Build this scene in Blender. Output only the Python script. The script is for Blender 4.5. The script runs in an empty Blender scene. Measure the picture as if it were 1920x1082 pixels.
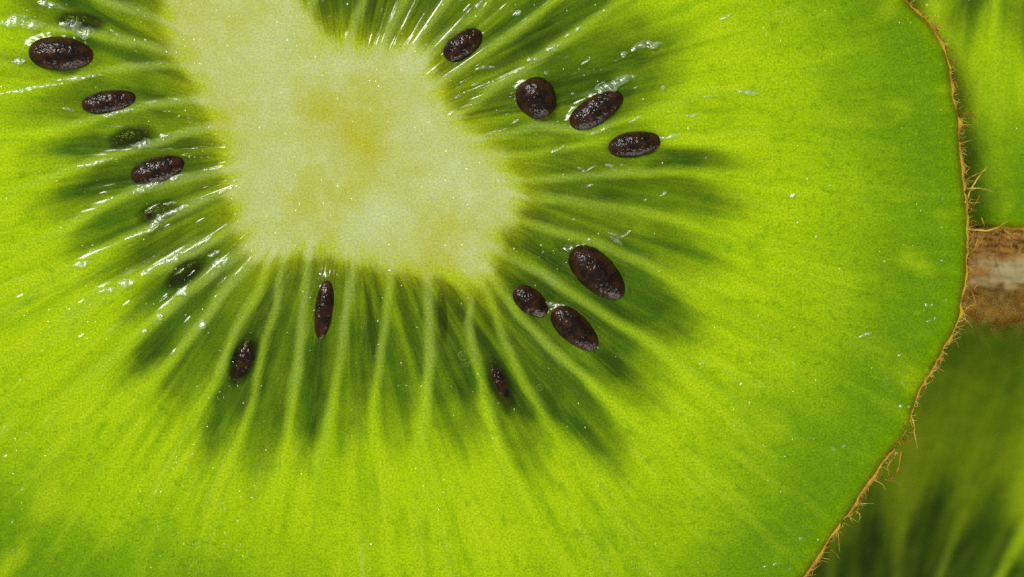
import bpy, math
import numpy as np

# ------------------------------------------------------------------ scale
# 1 source pixel at the cut face of the top slice = K metres (slice is about 5 cm wide)
K = 2.1e-5
R = math.radians
rng = np.random.default_rng(11)
scene = bpy.context.scene
COL = scene.collection

# ------------------------------------------------------------------ camera
LENS, SENSOR = 100.0, 36.0
DIST = 1920 * K * LENS / SENSOR
cam_d = bpy.data.cameras.new('camera')
cam_d.lens, cam_d.sensor_width = LENS, SENSOR
cam_d.clip_start, cam_d.clip_end = 0.005, 5.0
cam_d.dof.use_dof = True
cam_d.dof.focus_distance = DIST
cam_d.dof.aperture_fstop = 25.0
cam = bpy.data.objects.new('camera', cam_d)
cam.location = (0, 0, DIST)
COL.objects.link(cam)
scene.camera = cam

# ------------------------------------------------------------------ light
world = bpy.data.worlds.new('World')
scene.world = world
world.use_nodes = True
bg = world.node_tree.nodes['Background']
bg.inputs['Color'].default_value = (0.93, 0.97, 1.0, 1)
bg.inputs['Strength'].default_value = 0.14

def area(name, loc, target, sx, sy, power, color):
    d = bpy.data.lights.new(name, 'AREA')
    d.shape = 'RECTANGLE'; d.size, d.size_y = sx, sy
    d.energy = power; d.color = color
    o = bpy.data.objects.new(name, d)
    o.location = loc
    v = np.array(target, float) - np.array(loc, float)
    from mathutils import Vector
    o.rotation_euler = Vector(v).to_track_quat('-Z', 'Y').to_euler()
    COL.objects.link(o)
    return o

# softbox behind and above the slices (top of the picture)
area('softbox', (-0.240, 0.284, 0.39), (0.0, 0.0, 0.0), 0.20, 0.16, 3.40, (1.0, 0.985, 0.95))
# added fill lamp on the near side, lifts the shaded slice and skin
area('fill_lamp', (0.07, -0.29, 0.075), (0.01, 0.0, 0.0), 0.30, 0.14, 0.85, (1.0, 0.98, 0.94))

scene.view_settings.view_transform = 'Standard'
scene.view_settings.look = 'None'
scene.view_settings.exposure = 0.0
scene.view_settings.gamma = 1.0
scene.view_settings.use_curve_mapping = False
scene.cycles.max_bounces = 8
scene.cycles.transparent_max_bounces = 12
scene.cycles.use_denoising = False

# ------------------------------------------------------------------ helpers
def srgb(r, g, b, a=1.0):
    f = lambda c: c / 12.92 if c <= 0.04045 else ((c + 0.055) / 1.055) ** 2.4
    return (f(r / 255), f(g / 255), f(b / 255), a)

def W(px, py):
    return (px - 960) * K, (541 - py) * K

def at(px, py, z):
    """picture point -> point on the level plane z (metres)"""
    f = (DIST - z) / DIST
    return (px - 960) * K * f, (541 - py) * K * f

def sstep(a, b, x):
    t = np.clip((x - a) / (b - a), 0, 1)
    return t * t * (3 - 2 * t)

def vnoise(x, y, seed=0):
    xi = np.floor(x).astype(np.int64); yi = np.floor(y).astype(np.int64)
    fx = x - xi; fy = y - yi
    fx = fx * fx * (3 - 2 * fx); fy = fy * fy * (3 - 2 * fy)
    def h(a, b):
        n = (a * 374761393 + b * 668265263 + seed * 974634777) & 0xffffffff
        n = ((n ^ (n >> 13)) * 1274126177) & 0xffffffff
        n = n ^ (n >> 16)
        return (n & 0xffff) / 65535.0
    return ((h(xi, yi) * (1 - fx) + h(xi + 1, yi) * fx) * (1 - fy)
            + (h(xi, yi + 1) * (1 - fx) + h(xi + 1, yi + 1) * fx) * fy)

def fbm(x, y, oct=3, seed=0):
    s = 0; a = 0.5; t = 0
    for o in range(oct):
        s = s + a * vnoise(x, y, seed + o * 17); t += a
        x = x * 2.03 + 11.3; y = y * 2.03 + 5.7; a *= 0.5
    return s / t * 2 - 1

def link(o, parent=None):
    COL.objects.link(o)
    if parent: o.parent = parent
    return o

def mesh_obj(name, verts, faces, mat, parent=None, attrs=None, normals=None, smooth=True):
    """verts Nx3 array; faces Mx4 array or list of tuples"""
    me = bpy.data.meshes.new(name)
    verts = np.asarray(verts, np.float32)
    if isinstance(faces, np.ndarray):
        n = faces.shape[1]; m = len(faces)
        me.vertices.add(len(verts)); me.vertices.foreach_set('co', verts.ravel())
        me.loops.add(m * n); me.loops.foreach_set('vertex_index', faces.astype(np.int32).ravel())
        me.polygons.add(m)
        me.polygons.foreach_set('loop_start', np.arange(0, m * n, n, dtype=np.int32))
        me.update(calc_edges=True)
    else:
        me.from_pydata([tuple(v) for v in verts.tolist()], [], faces)
    me.polygons.foreach_set('use_smooth', np.full(len(me.polygons), smooth))
    for kname, arr in (attrs or {}).items():
        arr = np.asarray(arr, np.float32)
        if arr.ndim == 2:
            a = me.attributes.new(kname, 'FLOAT_VECTOR', 'POINT'); a.data.foreach_set('vector', arr.ravel())
        else:
            a = me.attributes.new(kname, 'FLOAT', 'POINT'); a.data.foreach_set('value', arr)
    if normals is not None:
        me.normals_split_custom_set_from_vertices(normals.tolist())
    me.materials.append(mat)
    me.update()
    return link(bpy.data.objects.new(name, me), parent)

def thing(name, label, cat, loc=(0, 0, 0)):
    o = bpy.data.objects.new(name, None)
    o.empty_display_size = 0.005
    o.location = loc
    o['label'] = label; o['category'] = cat
    return link(o)

# ------------------------------------------------------------------ node helper
class NT:
    def __init__(s, name):
        s.mat = bpy.data.materials.new(name); s.mat.use_nodes = True
        s.t = s.mat.node_tree; s.t.nodes.clear()
        s.out = s.t.nodes.new('ShaderNodeOutputMaterial')
    def n(s, typ, props=None, **inp):
        nd = s.t.nodes.new(typ)
        for k_, v in (props or {}).items(): setattr(nd, k_, v)
        for k_, v in inp.items():
            key = k_.replace('_', ' ')
            sock = nd.inputs[int(key[1:])] if key[0] == 'i' and key[1:].isdigit() else nd.inputs[key]
            s.put(sock, v)
        return nd
    def put(s, sock, v):
        if isinstance(v, bpy.types.NodeSocket): s.t.links.new(v, sock)
        elif isinstance(v, bpy.types.Node): s.t.links.new(v.outputs[0], sock)
        else: sock.default_value = v
    def attr(s, name, vec=False):
        nd = s.n('ShaderNodeAttribute', {'attribute_name': name})
        return nd.outputs['Vector' if vec else 'Fac']
    def math(s, op, a, b=0.0, c=0.0, clamp=False):
        return s.n('ShaderNodeMath', {'operation': op, 'use_clamp': clamp}, i0=a, i1=b, i2=c).outputs[0]
    def vmath(s, op, a, b=(0, 0, 0)):
        return s.n('ShaderNodeVectorMath', {'operation': op}, i0=a, i1=b).outputs[0]
    def scale(s, v, f):
        nd = s.n('ShaderNodeVectorMath', {'operation': 'SCALE'}, i0=v); nd.inputs['Scale'].default_value = f
        return nd.outputs[0]
    def ramp(s, x, a, b, lo=0.0, hi=1.0):
        return s.n('ShaderNodeMapRange', {'interpolation_type': 'SMOOTHSTEP'}, i0=x, i1=a, i2=b, i3=lo, i4=hi).outputs[0]
    def mix(s, f, a, b, blend='MIX'):
        nd = s.t.nodes.new('ShaderNodeMix'); nd.data_type = 'RGBA'; nd.blend_type = blend; nd.clamp_factor = True
        s.put(nd.inputs[0], f); s.put(nd.inputs[6], a); s.put(nd.inputs[7], b)
        return nd.outputs[2]
    def noise(s, vec, scale, detail=2.0, rough=0.5, w=None):
        return s.n('ShaderNodeTexNoise', None, Vector=vec, Scale=scale, Detail=detail, Roughness=rough)
    def fresnel(s, normal, f0=0.03):
        """two-sided Schlick reflectance of a thin wet film"""
        inc = s.n('ShaderNodeNewGeometry').outputs['Incoming']
        d = s.n('ShaderNodeVectorMath', {'operation': 'DOT_PRODUCT'}, i0=inc, i1=normal).outputs['Value']
        g = s.math('SUBTRACT', 1.0, s.math('ABSOLUTE', d), clamp=True)
        return s.math('ADD', f0, s.math('MULTIPLY', 1.0 - f0, s.math('POWER', g, 5.0)), clamp=True)
    def done(s, shader): s.put(s.out.inputs['Surface'], shader); return s.mat

# ------------------------------------------------------------------ flesh material
def flesh_material(name, see_in=True):
    m = NT(name)
    loc, ray, core = m.attr('loc'), m.attr('ray'), m.attr('core')
    rn, lr, sub = m.attr('rn'), m.attr('lr'), m.attr('sub')
    fringe, mid = m.attr('fringe'), m.attr('mid')
    fib, pos = m.attr('fib', True), m.attr('pos', True)      # both in source-pixel units
    fib2 = m.vmath('MULTIPLY', fib, (1, 1, 0.22))              # long radial fibres
    n1 = m.noise(m.scale(fib, 1 / 60), 1.0, 3.0)
    n2 = m.noise(m.scale(fib, 1 / 17), 1.0, 3.0, 0.6)
    n3 = m.noise(m.scale(pos, 1 / 150), 1.0, 3.0)
    n4 = m.noise(m.scale(fib, 1 / 30), 1.0, 2.0)
    # outer flesh: yellow green to deeper green under the skin
    rr = m.math('ADD', rn, m.math('MULTIPLY', m.math('SUBTRACT', n3.outputs[0], 0.5), 0.16))
    rr = m.math('ADD', rr, m.math('MULTIPLY', m.math('SUBTRACT', n1.outputs[0], 0.5), 0.10))
    c = m.mix(m.ramp(rr, 0.66, 0.86), srgb(160, 190, 2), srgb(134, 172, 2))
    c = m.mix(m.ramp(rr, 0.77, 0.94), c, srgb(96, 136, 4))
    c = m.mix(m.ramp(rn, 0.982, 0.999), c, srgb(100, 108, 8))
    rimd = m.noise(m.scale(pos, 1 / 16), 1.0, 3.0, 0.65)
    c = m.mix(m.math('MULTIPLY', m.ramp(rn, 0.50, 0.92, 0.15, 1.0), m.ramp(rimd.outputs[0], 0.50, 0.72, 0, 0.6)), c, srgb(80, 124, 4))
    c = m.mix(m.math('MULTIPLY', m.ramp(rn, 0.62, 0.95), m.ramp(rimd.outputs[0], 0.46, 0.28, 0, 0.45)), c, srgb(136, 164, 10))
    c = m.mix(m.ramp(n4.outputs[0], 0.54, 0.78, 0, 0.60), c, srgb(100, 148, 3))
    n5 = m.noise(m.vmath('ADD', m.scale(fib2, 1 / 20), (7.3, 2.1, 9.7)), 1.0, 3.0)
    n6 = m.noise(m.vmath('ADD', m.scale(fib, 1 / 90), (1.3, 8.1, 3.7)), 1.0, 2.0)
    c = m.mix(m.math('MULTIPLY', m.ramp(n5.outputs[0], 0.55, 0.75), m.math('MULTIPLY', m.ramp(n6.outputs[0], 0.45, 0.62, 0, 0.5), m.ramp(rn, 0.88, 0.72))), c, srgb(184, 202, 70))
    st1 = m.noise(m.scale(fib2, 1 / 22), 1.0, 3.0, 0.6)
    st2 = m.noise(m.vmath('ADD', m.scale(fib2, 1 / 48), (3.1, 5.2, 0.4)), 1.0, 2.0)
    out_w = m.ramp(rn, 0.97, 0.62, 0.25, 1.0)
    c = m.mix(m.math('MULTIPLY', m.ramp(st1.outputs[0], 0.50, 0.72), m.math('MULTIPLY', out_w, 0.55)), c, srgb(118, 158, 2))
    c = m.mix(m.math('MULTIPLY', m.ramp(st1.outputs[0], 0.48, 0.30), m.math('MULTIPLY', out_w, 0.50)), c, srgb(176, 200, 26))
    c = m.mix(m.math('MULTIPLY', m.ramp(st2.outputs[0], 0.52, 0.70), m.math('MULTIPLY', out_w, 0.45)), c, srgb(126, 162, 2))
    n7 = m.noise(m.vmath('ADD', pos, (530, 911, 0)), 1 / 34, 3.0)
    c = m.mix(m.ramp(n7.outputs[0], 0.58, 0.74, 0, 0.45), c, srgb(92, 142, 3))
    c = m.mix(m.ramp(n1.outputs[0], 0.52, 0.75, 0, 0.45), c, srgb(178, 200, 14))
    # locules
    lc = m.mix(lr, srgb(74, 94, 9), srgb(72, 112, 6))
    lc = m.mix(m.ramp(n2.outputs[0], 0.42, 0.75, 0, 0.45), lc, srgb(100, 128, 8))
    lc = m.mix(m.ramp(n1.outputs[0], 0.56, 0.34, 0, 0.7), lc, srgb(50, 76, 6))
    thin = m.math('ABSOLUTE', m.math('SUBTRACT', m.math('MULTIPLY', st1.outputs[0], 2.0), 1.0))
    thin = m.ramp(thin, 0.09, 0.0, 0, 0.22)                    # thin pale fibres inside the chambers
    lc = m.mix(thin, lc, srgb(128, 152, 34))
    lc = m.mix(m.ramp(st2.outputs[0], 0.45, 0.62, 0, 0.35), lc, srgb(60, 94, 4))
    c = m.mix(loc, c, lc)
    rayc = m.mix(m.ramp(lr, 0.3, 0.9), srgb(138, 156, 82), srgb(150, 182, 34))
    rm = m.math('MULTIPLY', ray, m.ramp(n2.outputs[0], 0.2, 0.6, 0.45, 1.0))
    c = m.mix(rm, c, rayc)
    c = m.mix(m.math('MULTIPLY', fringe, m.ramp(n2.outputs[0], 0.3, 0.7, 0.5, 1.0)), c, srgb(166, 176, 8))
    cc = m.mix(m.ramp(n3.outputs[0], 0.30, 0.75), srgb(172, 180, 74), srgb(184, 197, 132))
    cc = m.mix(m.ramp(n7.outputs[0], 0.45, 0.75, 0, 0.35), cc, srgb(196, 204, 144))
    c = m.mix(core, c, cc)
    c = m.mix(mid, c, srgb(170, 172, 34))
    # cell grain
    g1 = m.noise(pos, 0.26, 3.0, 0.75)
    g2 = m.noise(m.vmath('ADD', pos, (331, 77, 0)), 0.42, 1.0, 0.6)
    c = m.mix(m.ramp(core, 0, 1, 1.0, 0.65), c, m.n('ShaderNodeCombineColor', None,
              i0=m.ramp(g1.outputs[0], 0.25, 0.75, 0.62, 1.38), i1=m.ramp(g1.outputs[0], 0.25, 0.75, 0.67, 1.33),
              i2=m.ramp(g2.outputs[0], 0.25, 0.75, 0.3, 1.7)).outputs[0], 'MULTIPLY')
    # relief: soft fibres below, sharper wet film above
    notcore = m.math('SUBTRACT', 1.0, core)
    n2o = m.math('MULTIPLY', n2.outputs[0], notcore)
    hb = m.math('ADD', m.math('MULTIPLY', n2o, 1.6), m.math('MULTIPLY', g1.outputs[0], 0.35))
    b1 = m.n('ShaderNodeBump', None, Strength=0.7, Distance=K, Height=hb).outputs[0]
    va = m.n('ShaderNodeTexVoronoi', {'feature': 'F1'}, Vector=m.scale(fib, 1 / 15.0), Scale=1.0)
    cellr = m.n('ShaderNodeSeparateColor', None, i0=va.outputs['Color'])
    fl = m.math('MULTIPLY', m.math('MULTIPLY', m.ramp(va.outputs['Distance'], 0.42, 0.0), m.ramp(cellr.outputs[0], 0.66, 0.95)), notcore)
    vb = m.n('ShaderNodeTexVoronoi', {'feature': 'F1'}, Vector=m.scale(pos, 1 / 11.0), Scale=1.0)
    cellb = m.n('ShaderNodeSeparateColor', None, i0=vb.outputs['Color'])
    fl2 = m.math('MULTIPLY', m.ramp(vb.outputs['Distance'], 0.36, 0.0), m.ramp(cellb.outputs[1], 0.70, 0.97))
    wet = m.math('ADD', m.math('MULTIPLY', loc, 0.75), m.math('MULTIPLY', core, 0.75))
    wet = m.math('MAXIMUM', wet, m.ramp(rn, 0.5, 0.9, 0.46, 0.66))
    hc = m.math('ADD', m.math('MULTIPLY', fl, 3.4), m.math('MULTIPLY', fl2, 2.4))
    hc = m.math('MULTIPLY', hc, m.math('MULTIPLY', wet, m.ramp(n6.outputs[0], 0.40, 0.62, 0.45, 1.15)))
    hc = m.math('ADD', hc, m.math('MULTIPLY', n2o, 0.35))
    b2 = m.n('ShaderNodeBump', None, Strength=1.0, Distance=K, Height=hc).outputs[0]
    base = m.n('ShaderNodeBsdfPrincipled', None, Base_Color=c, Roughness=0.6, Normal=b1)
    base.inputs['Specular IOR Level'].default_value = 0.0
    sh = base.outputs[0]
    if see_in:
        al = m.math('MULTIPLY', loc, m.ramp(n1.outputs[0], 0.3, 0.65, 0.34, 0.14))
        al = m.math('MAXIMUM', al, sub)
        tr = m.n('ShaderNodeBsdfTransparent', None, Color=(0.72, 0.88, 0.30, 1)).outputs[0]
        sh = m.n('ShaderNodeMixShader', None, i0=al, i1=sh, i2=tr).outputs[0]
    fr = m.math('MULTIPLY', m.fresnel(b2, 0.030), m.ramp(rn, 0.955, 0.985, 1.0, 0.25))
    gl = m.n('ShaderNodeBsdfGlossy', None, Color=(1, 1, 1, 1), Roughness=0.16, Normal=b2).outputs[0]
    sh = m.n('ShaderNodeMixShader', None, i0=fr, i1=sh, i2=gl).outputs[0]
    return m.done(sh)

FLESH = flesh_material('kiwi_flesh')
FLESH_IN = flesh_material('kiwi_inner_flesh', False)

def seed_material():
    m = NT('seed_coat')
    tc = m.n('ShaderNodeTexCoord').outputs['Object']
    n = m.noise(tc, 16000, 2.0, 0.65)
    n2 = m.noise(tc, 2600, 3.0)
    n3 = m.noise(tc, 5200, 2.0)
    c = m.mix(m.ramp(n2.outputs[0], 0.40, 0.66), (0.0075, 0.0032, 0.0010, 1), (0.040, 0.0135, 0.0030, 1))
    c = m.mix(m.ramp(n.outputs[0], 0.60, 0.80), c, (0.15, 0.058, 0.014, 1))
    h = m.math('ADD', m.math('MULTIPLY', n.outputs[0], 2.2), m.math('MULTIPLY', n3.outputs[0], 3.0))
    b = m.n('ShaderNodeBump', None, Strength=0.8, Distance=K, Height=h).outputs[0]
    p = m.n('ShaderNodeBsdfPrincipled', None, Base_Color=c, Roughness=0.5, Normal=b)
    p.inputs['Specular IOR Level'].default_value = 0.10
    p.inputs['Coat Weight'].default_value = 0.42
    p.inputs['Coat Roughness'].default_value = 0.10
    m.put(p.inputs['Coat Normal'], m.n('ShaderNodeBump', None, Strength=1.0, Distance=K, Height=m.math('MULTIPLY', n3.outputs[0], 4.2)).outputs[0])
    return m.done(p.outputs[0])
SEED = seed_material()

def juice_material():
    m = NT('kiwi_juice')
    pos = m.n('ShaderNodeTexCoord').outputs['Object']
    n = m.noise(pos, 5000, 3.0, 0.6)
    b = m.n('ShaderNodeBump', None, Strength=0.8, Distance=K, Height=m.math('MULTIPLY', n.outputs[0], 2.2)).outputs[0]
    d = m.n('ShaderNodeBsdfDiffuse', None, Color=srgb(200, 215, 170), Normal=b).outputs[0]
    t = m.n('ShaderNodeBsdfTransparent', None, Color=(0.97, 1, 0.93, 1)).outputs[0]
    s = m.n('ShaderNodeMixShader', None, i0=m.ramp(n.outputs[0], 0.35, 0.65, 0.03, 0.30), i1=t, i2=d).outputs[0]
    fr = m.fresnel(b, 0.045)
    g = m.n('ShaderNodeBsdfGlossy', None, Color=(1, 1, 1, 1), Roughness=0.2, Normal=b).outputs[0]
    return m.done(m.n('ShaderNodeMixShader', None, i0=fr, i1=s, i2=g).outputs[0])
JUICE = juice_material()

def skin_material():
    m = NT('kiwi_skin')
    p0 = m.n('ShaderNodeTexCoord').outputs['Object']
    n = m.noise(p0, 1500, 4.0, 0.65)
    n2 = m.noise(p0, 420, 2.0)
    fine = m.noise(p0, 9000, 2.0, 0.6)
    dep = m.attr('depth')                        # 0 at the cut edge, 1 at the lower edge
    c = m.mix(m.ramp(n.outputs[0], 0.35, 0.7), srgb(124, 74, 16), srgb(182, 128, 34))
    c = m.mix(m.ramp(fine.outputs[0], 0.5, 0.8, 0, 0.7), c, srgb(186, 146, 40))
    c = m.mix(m.ramp(dep, 0.06, 0.02, 0, 0.85), c, m.mix(m.ramp(n.outputs[0], 0.35, 0.65), srgb(134, 104, 8), srgb(188, 160, 34)))
    c = m.mix(m.ramp(dep, 0.62, 0.95, 0, 0.75), c, m.mix(fine.outputs[0], srgb(176, 118, 18), srgb(226, 178, 54)))
    pale_sheen = m.math('MULTIPLY', m.math('MULTIPLY', m.ramp(dep, 0.18, 0.38), m.ramp(dep, 0.78, 0.55)),  # grey sheen along the middle of the skin, painted as colour
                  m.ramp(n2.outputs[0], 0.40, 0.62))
    c = m.mix(m.math('MULTIPLY', pale_sheen, m.ramp(n.outputs[0], 0.3, 0.6, 0.45, 1.0)), c, srgb(178, 168, 122))
    h = m.math('ADD', m.math('MULTIPLY', n.outputs[0], 6.0), m.math('MULTIPLY', fine.outputs[0], 3.0))
    b = m.n('ShaderNodeBump', None, Strength=0.9, Distance=K, Height=h).outputs[0]
    p = m.n('ShaderNodeBsdfPrincipled', None, Base_Color=c, Roughness=0.55, Normal=b)
    p.inputs['Specular IOR Level'].default_value = 0.3
    return m.done(p.outputs[0])
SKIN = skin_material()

def hair_material(name, a, b_):
    m = NT(name)
    p0 = m.n('ShaderNodeTexCoord').outputs['Object']
    n = m.noise(p0, 2500, 2.0)
    c = m.mix(m.ramp(n.outputs[0], 0.35, 0.65), a, b_)
    p = m.n('ShaderNodeBsdfPrincipled', None, Base_Color=c, Roughness=0.4)
    d = m.n('ShaderNodeBsdfTranslucent', None, Color=c).outputs[0]
    return m.done(m.n('ShaderNodeMixShader', None, i0=0.3, i1=p.outputs[0], i2=d).outputs[0])
HAIR = hair_material('skin_hair', srgb(190, 146, 34), srgb(232, 206, 104))
HAIR_DARK = hair_material('skin_hair_brown', srgb(138, 98, 16), srgb(194, 150, 40))

# ------------------------------------------------------------------ the traced anatomy of the top slice (source pixels)
O = (650.0, 260.0)
CORE = [(556, -8), (572, 30), (604, 70), (650, 82), (700, 92), (780, 98), (812, 150), (832, 200), (880, 250), (935, 300),
        (966, 345), (968, 385), (944, 425), (922, 480), (896, 524), (858, 520), (815, 508), (740, 498), (665, 480), (590, 466),
        (530, 475), (488, 476), (464, 440), (445, 385), (434, 320), (416, 240), (386, 180), (350, 112), (322, 60),
        (318, 10), (345, -40), (410, -75), (490, -60)]
RIM = [(1640, -110), (1700, 0), (1745, 50), (1776, 108), (1786, 180), (1797, 220), (1804, 320), (1814, 420), (1812, 500),
       (1800, 590), (1785, 630), (1755, 690), (1720, 745), (1698, 815), (1642, 890), (1580, 980), (1506, 1082),
       (1370, 1220), (1180, 1345), (900, 1405), (560, 1290), (230, 1172), (-24, 1092), (-225, 880), (-440, 600),
       (-530, 300), (-470, -20), (-300, -310), (0, -560), (400, -690), (800, -690), (1180, -580), (1450, -380)]
# pale walls between the seed chambers: inner end -> outer end, half width, paleness
RAYS = [
    ([(326, 47), (208, 5), (100, -40)], 9, .75), ([(318, 95), (180, 66), (60, 50), (0, 40)], 9, .75),
    ([(345, 124), (120, 152), (0, 176)], 8, .8), ([(394, 190), (165, 228), (0, 272)], 8, .7),
    ([(412, 235), (290, 270), (145, 314), (0, 372)], 8, .8), ([(445, 312), (248, 360), (110, 437), (26, 463)], 9, .85),
    ([(450, 355), (404, 366), (235, 448), (140, 500), (0, 595)], 10, .85),
    ([(462, 418), (380, 457), (265, 516), (185, 552), (60, 650)], 12, .95),
    ([(472, 460), (405, 505), (345, 553), (265, 622), (140, 730)], 11, .9),
    ([(486, 478), (432, 535), (378, 605), (310, 690), (255, 760)], 10, .7),
    ([(508, 478), (487, 545), (440, 622), (405, 720), (320, 860)], 8, .6),
    ([(534, 476), (518, 575), (497, 635), (478, 740), (440, 860)], 8, .5),
    ([(582, 464), (572, 560), (558, 700), (535, 830)], 9, .75), ([(664, 480), (655, 545), (647, 600), (634, 700), (600, 860)], 9, .8),
    ([(736, 498), (724, 570), (714, 660), (700, 770)], 9, .65), ([(800, 512), (803, 600), (805, 680), (800, 760), (788, 850)], 11, .95),
    ([(884, 560), (879, 600), (886, 650), (908, 740), (950, 880)], 9, .45), ([(914, 545), (945, 640), (984, 722), (1040, 810)], 9, .4),
    ([(920, 515), (970, 588), (1032, 652), (1090, 702), (1180, 785)], 10, .45),
    ([(930, 470), (1017, 514), (1060, 545), (1132, 590), (1207, 634), (1282, 684), (1390, 760)], 9, .55),
    ([(960, 408), (1062, 441), (1122, 456), (1187, 484), (1300, 545)], 10, .45),
    ([(986, 370), (1060, 374), (1150, 390), (1250, 408), (1370, 440)], 11, .35),
    ([(978, 338), (1080, 331), (1180, 324), (1300, 322)], 8, .5),
    ([(930, 294), (1030, 282), (1110, 268)], 6, .4),
    ([(892, 262), (1002, 236), (1100, 247), (1200, 217), (1320, 175)], 9, .7),
    ([(862, 212), (926, 164), (1000, 117), (1080, 62), (1150, 10)], 10, .75),
    ([(820, 160), (897, 104), (962, 60), (1040, 5)], 9, .6),
    ([(798, 108), (837, 70), (890, 29), (930, -20), (990, -90)], 11, .8), ([(766, 98), (806, 44), (840, 0), (880, -60)], 10, .75),
    ([(712, 92), (740, 35), (761, 0), (790, -60)], 10, .8), ([(654, 84), (672, 30), (682, 0), (700, -70)], 9, .8),
    ([(578, 40), (588, 0), (600, -80)], 10, .8),
    ([(520, -50), (530, -130), (540, -220)], 9, .7), ([(455, -70), (440, -150), (420, -240)], 9, .7),
    ([(395, -66), (350, -140), (300, -220)], 9, .7), ([(350, -40), (290, -100), (210, -170)], 9, .7),
    ([(326, 0), (250, -40), (150, -95)], 9, .7),
]
# outer tips of the dark chambers, in the same order (chamber i lies between wall i and wall i+1)
TIPS = [(20, 25), (30, 105), (50, 215), (85, 292), (95, 345), (105, 400), (160, 460), (205, 525), (170, 630), (245, 700),
        (302, 800), (380, 848), (482, 838), (576, 800), (645, 822), (732, 868), (852, 930), (1020, 945), (1108, 845),
        (1205, 742), (1260, 618), (1335, 508), (1395, 362), (1160, 300), (1290, 262), (1275, 150), (1130, 55), (1040, -20), (960, -80),
        (880, -110), (780, -150), (690, -170), (590, -190), (470, -230), (340, -220), (220, -190), (120, -110), ]
# seeds: centre, length, width, tilt in the picture (degrees, clockwise positive), lift above the cut (fraction of thickness), clearness of flesh above
SEEDS = [
    (115, 101, 124, 64, 4, .36, 0, 'large glossy black seed nearest the left edge'),
    (204, 190, 104, 42, -9, .12, .45, None), (245, 258, 92, 42, -12, -.50, .66, 'dim seed sunk below two exposed seeds at the left'),
    (296, 318, 106, 50, -16, -.02, .6, None), (292, 398, 84, 40, -22, -.46, .55, 'dark seed under a film of juice with bright streaks'),
    (345, 512, 92, 38, -36, -.50, .66, 'faint dark seed beside the longest wet streak'), (152, 40, 92, 36, 8, -.47, .64, 'faint seed under juice above the large left seed'),
    (868, 83, 86, 48, -36, -.04, .55, None), (1006, 185, 80, 74, 60, .40, 0, 'round dark brown seed standing on end'),
    (1118, 207, 114, 54, -32, .36, 0, 'brown seed with a wet flap of juice'), (1190, 270, 100, 48, -9, -.04, .6, None),
    (1120, 512, 128, 70, 43, .31, 0, 'large matt black seed, the biggest of the lower right'),
    (996, 566, 78, 48, 38, .14, .3, None), (1078, 616, 108, 58, 42, .31, 0, None),
    (608, 580, 114, 36, 98, .36, .3, 'slim upright black seed below the core'), (455, 676, 104, 46, 110, -.34, .74, 'soft dark seed lowest at the left of the ring'),
    (830, 592, 100, 20, 86, -.55, .5, 'very faint slim sunken seed below the core'), (938, 722, 118, 42, 68, -.36, .66, 'soft dark seed lowest of the ring'),
]

def spline_closed(pts, n):
    """closed Catmull-Rom through pts"""
    p = np.array(pts, float); m = len(p)
    t = np.linspace(0, m, n, endpoint=False); i = t.astype(int); f = (t - i)[:, None]
    a, b, c, d = p[(i - 1) % m], p[i % m], p[(i + 1) % m], p[(i + 2) % m]
    return 0.5 * (2 * b + (c - a) * f + (2 * a - 5 * b + 4 * c - d) * f ** 2 + (3 * b - a - 3 * c + d) * f ** 3)

def polar_curve(pts, th, origin, closed_pts=4000):
    q = spline_closed(pts, closed_pts) - np.array(origin)
    a = np.arctan2(q[:, 1], q[:, 0]); r = np.hypot(q[:, 0], q[:, 1])
    o = np.argsort(a)
    return np.interp(th, a[o], r[o], period=2 * np.pi)

def wrap(a): return (a + np.pi) % (2 * np.pi) - np.pi

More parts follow.
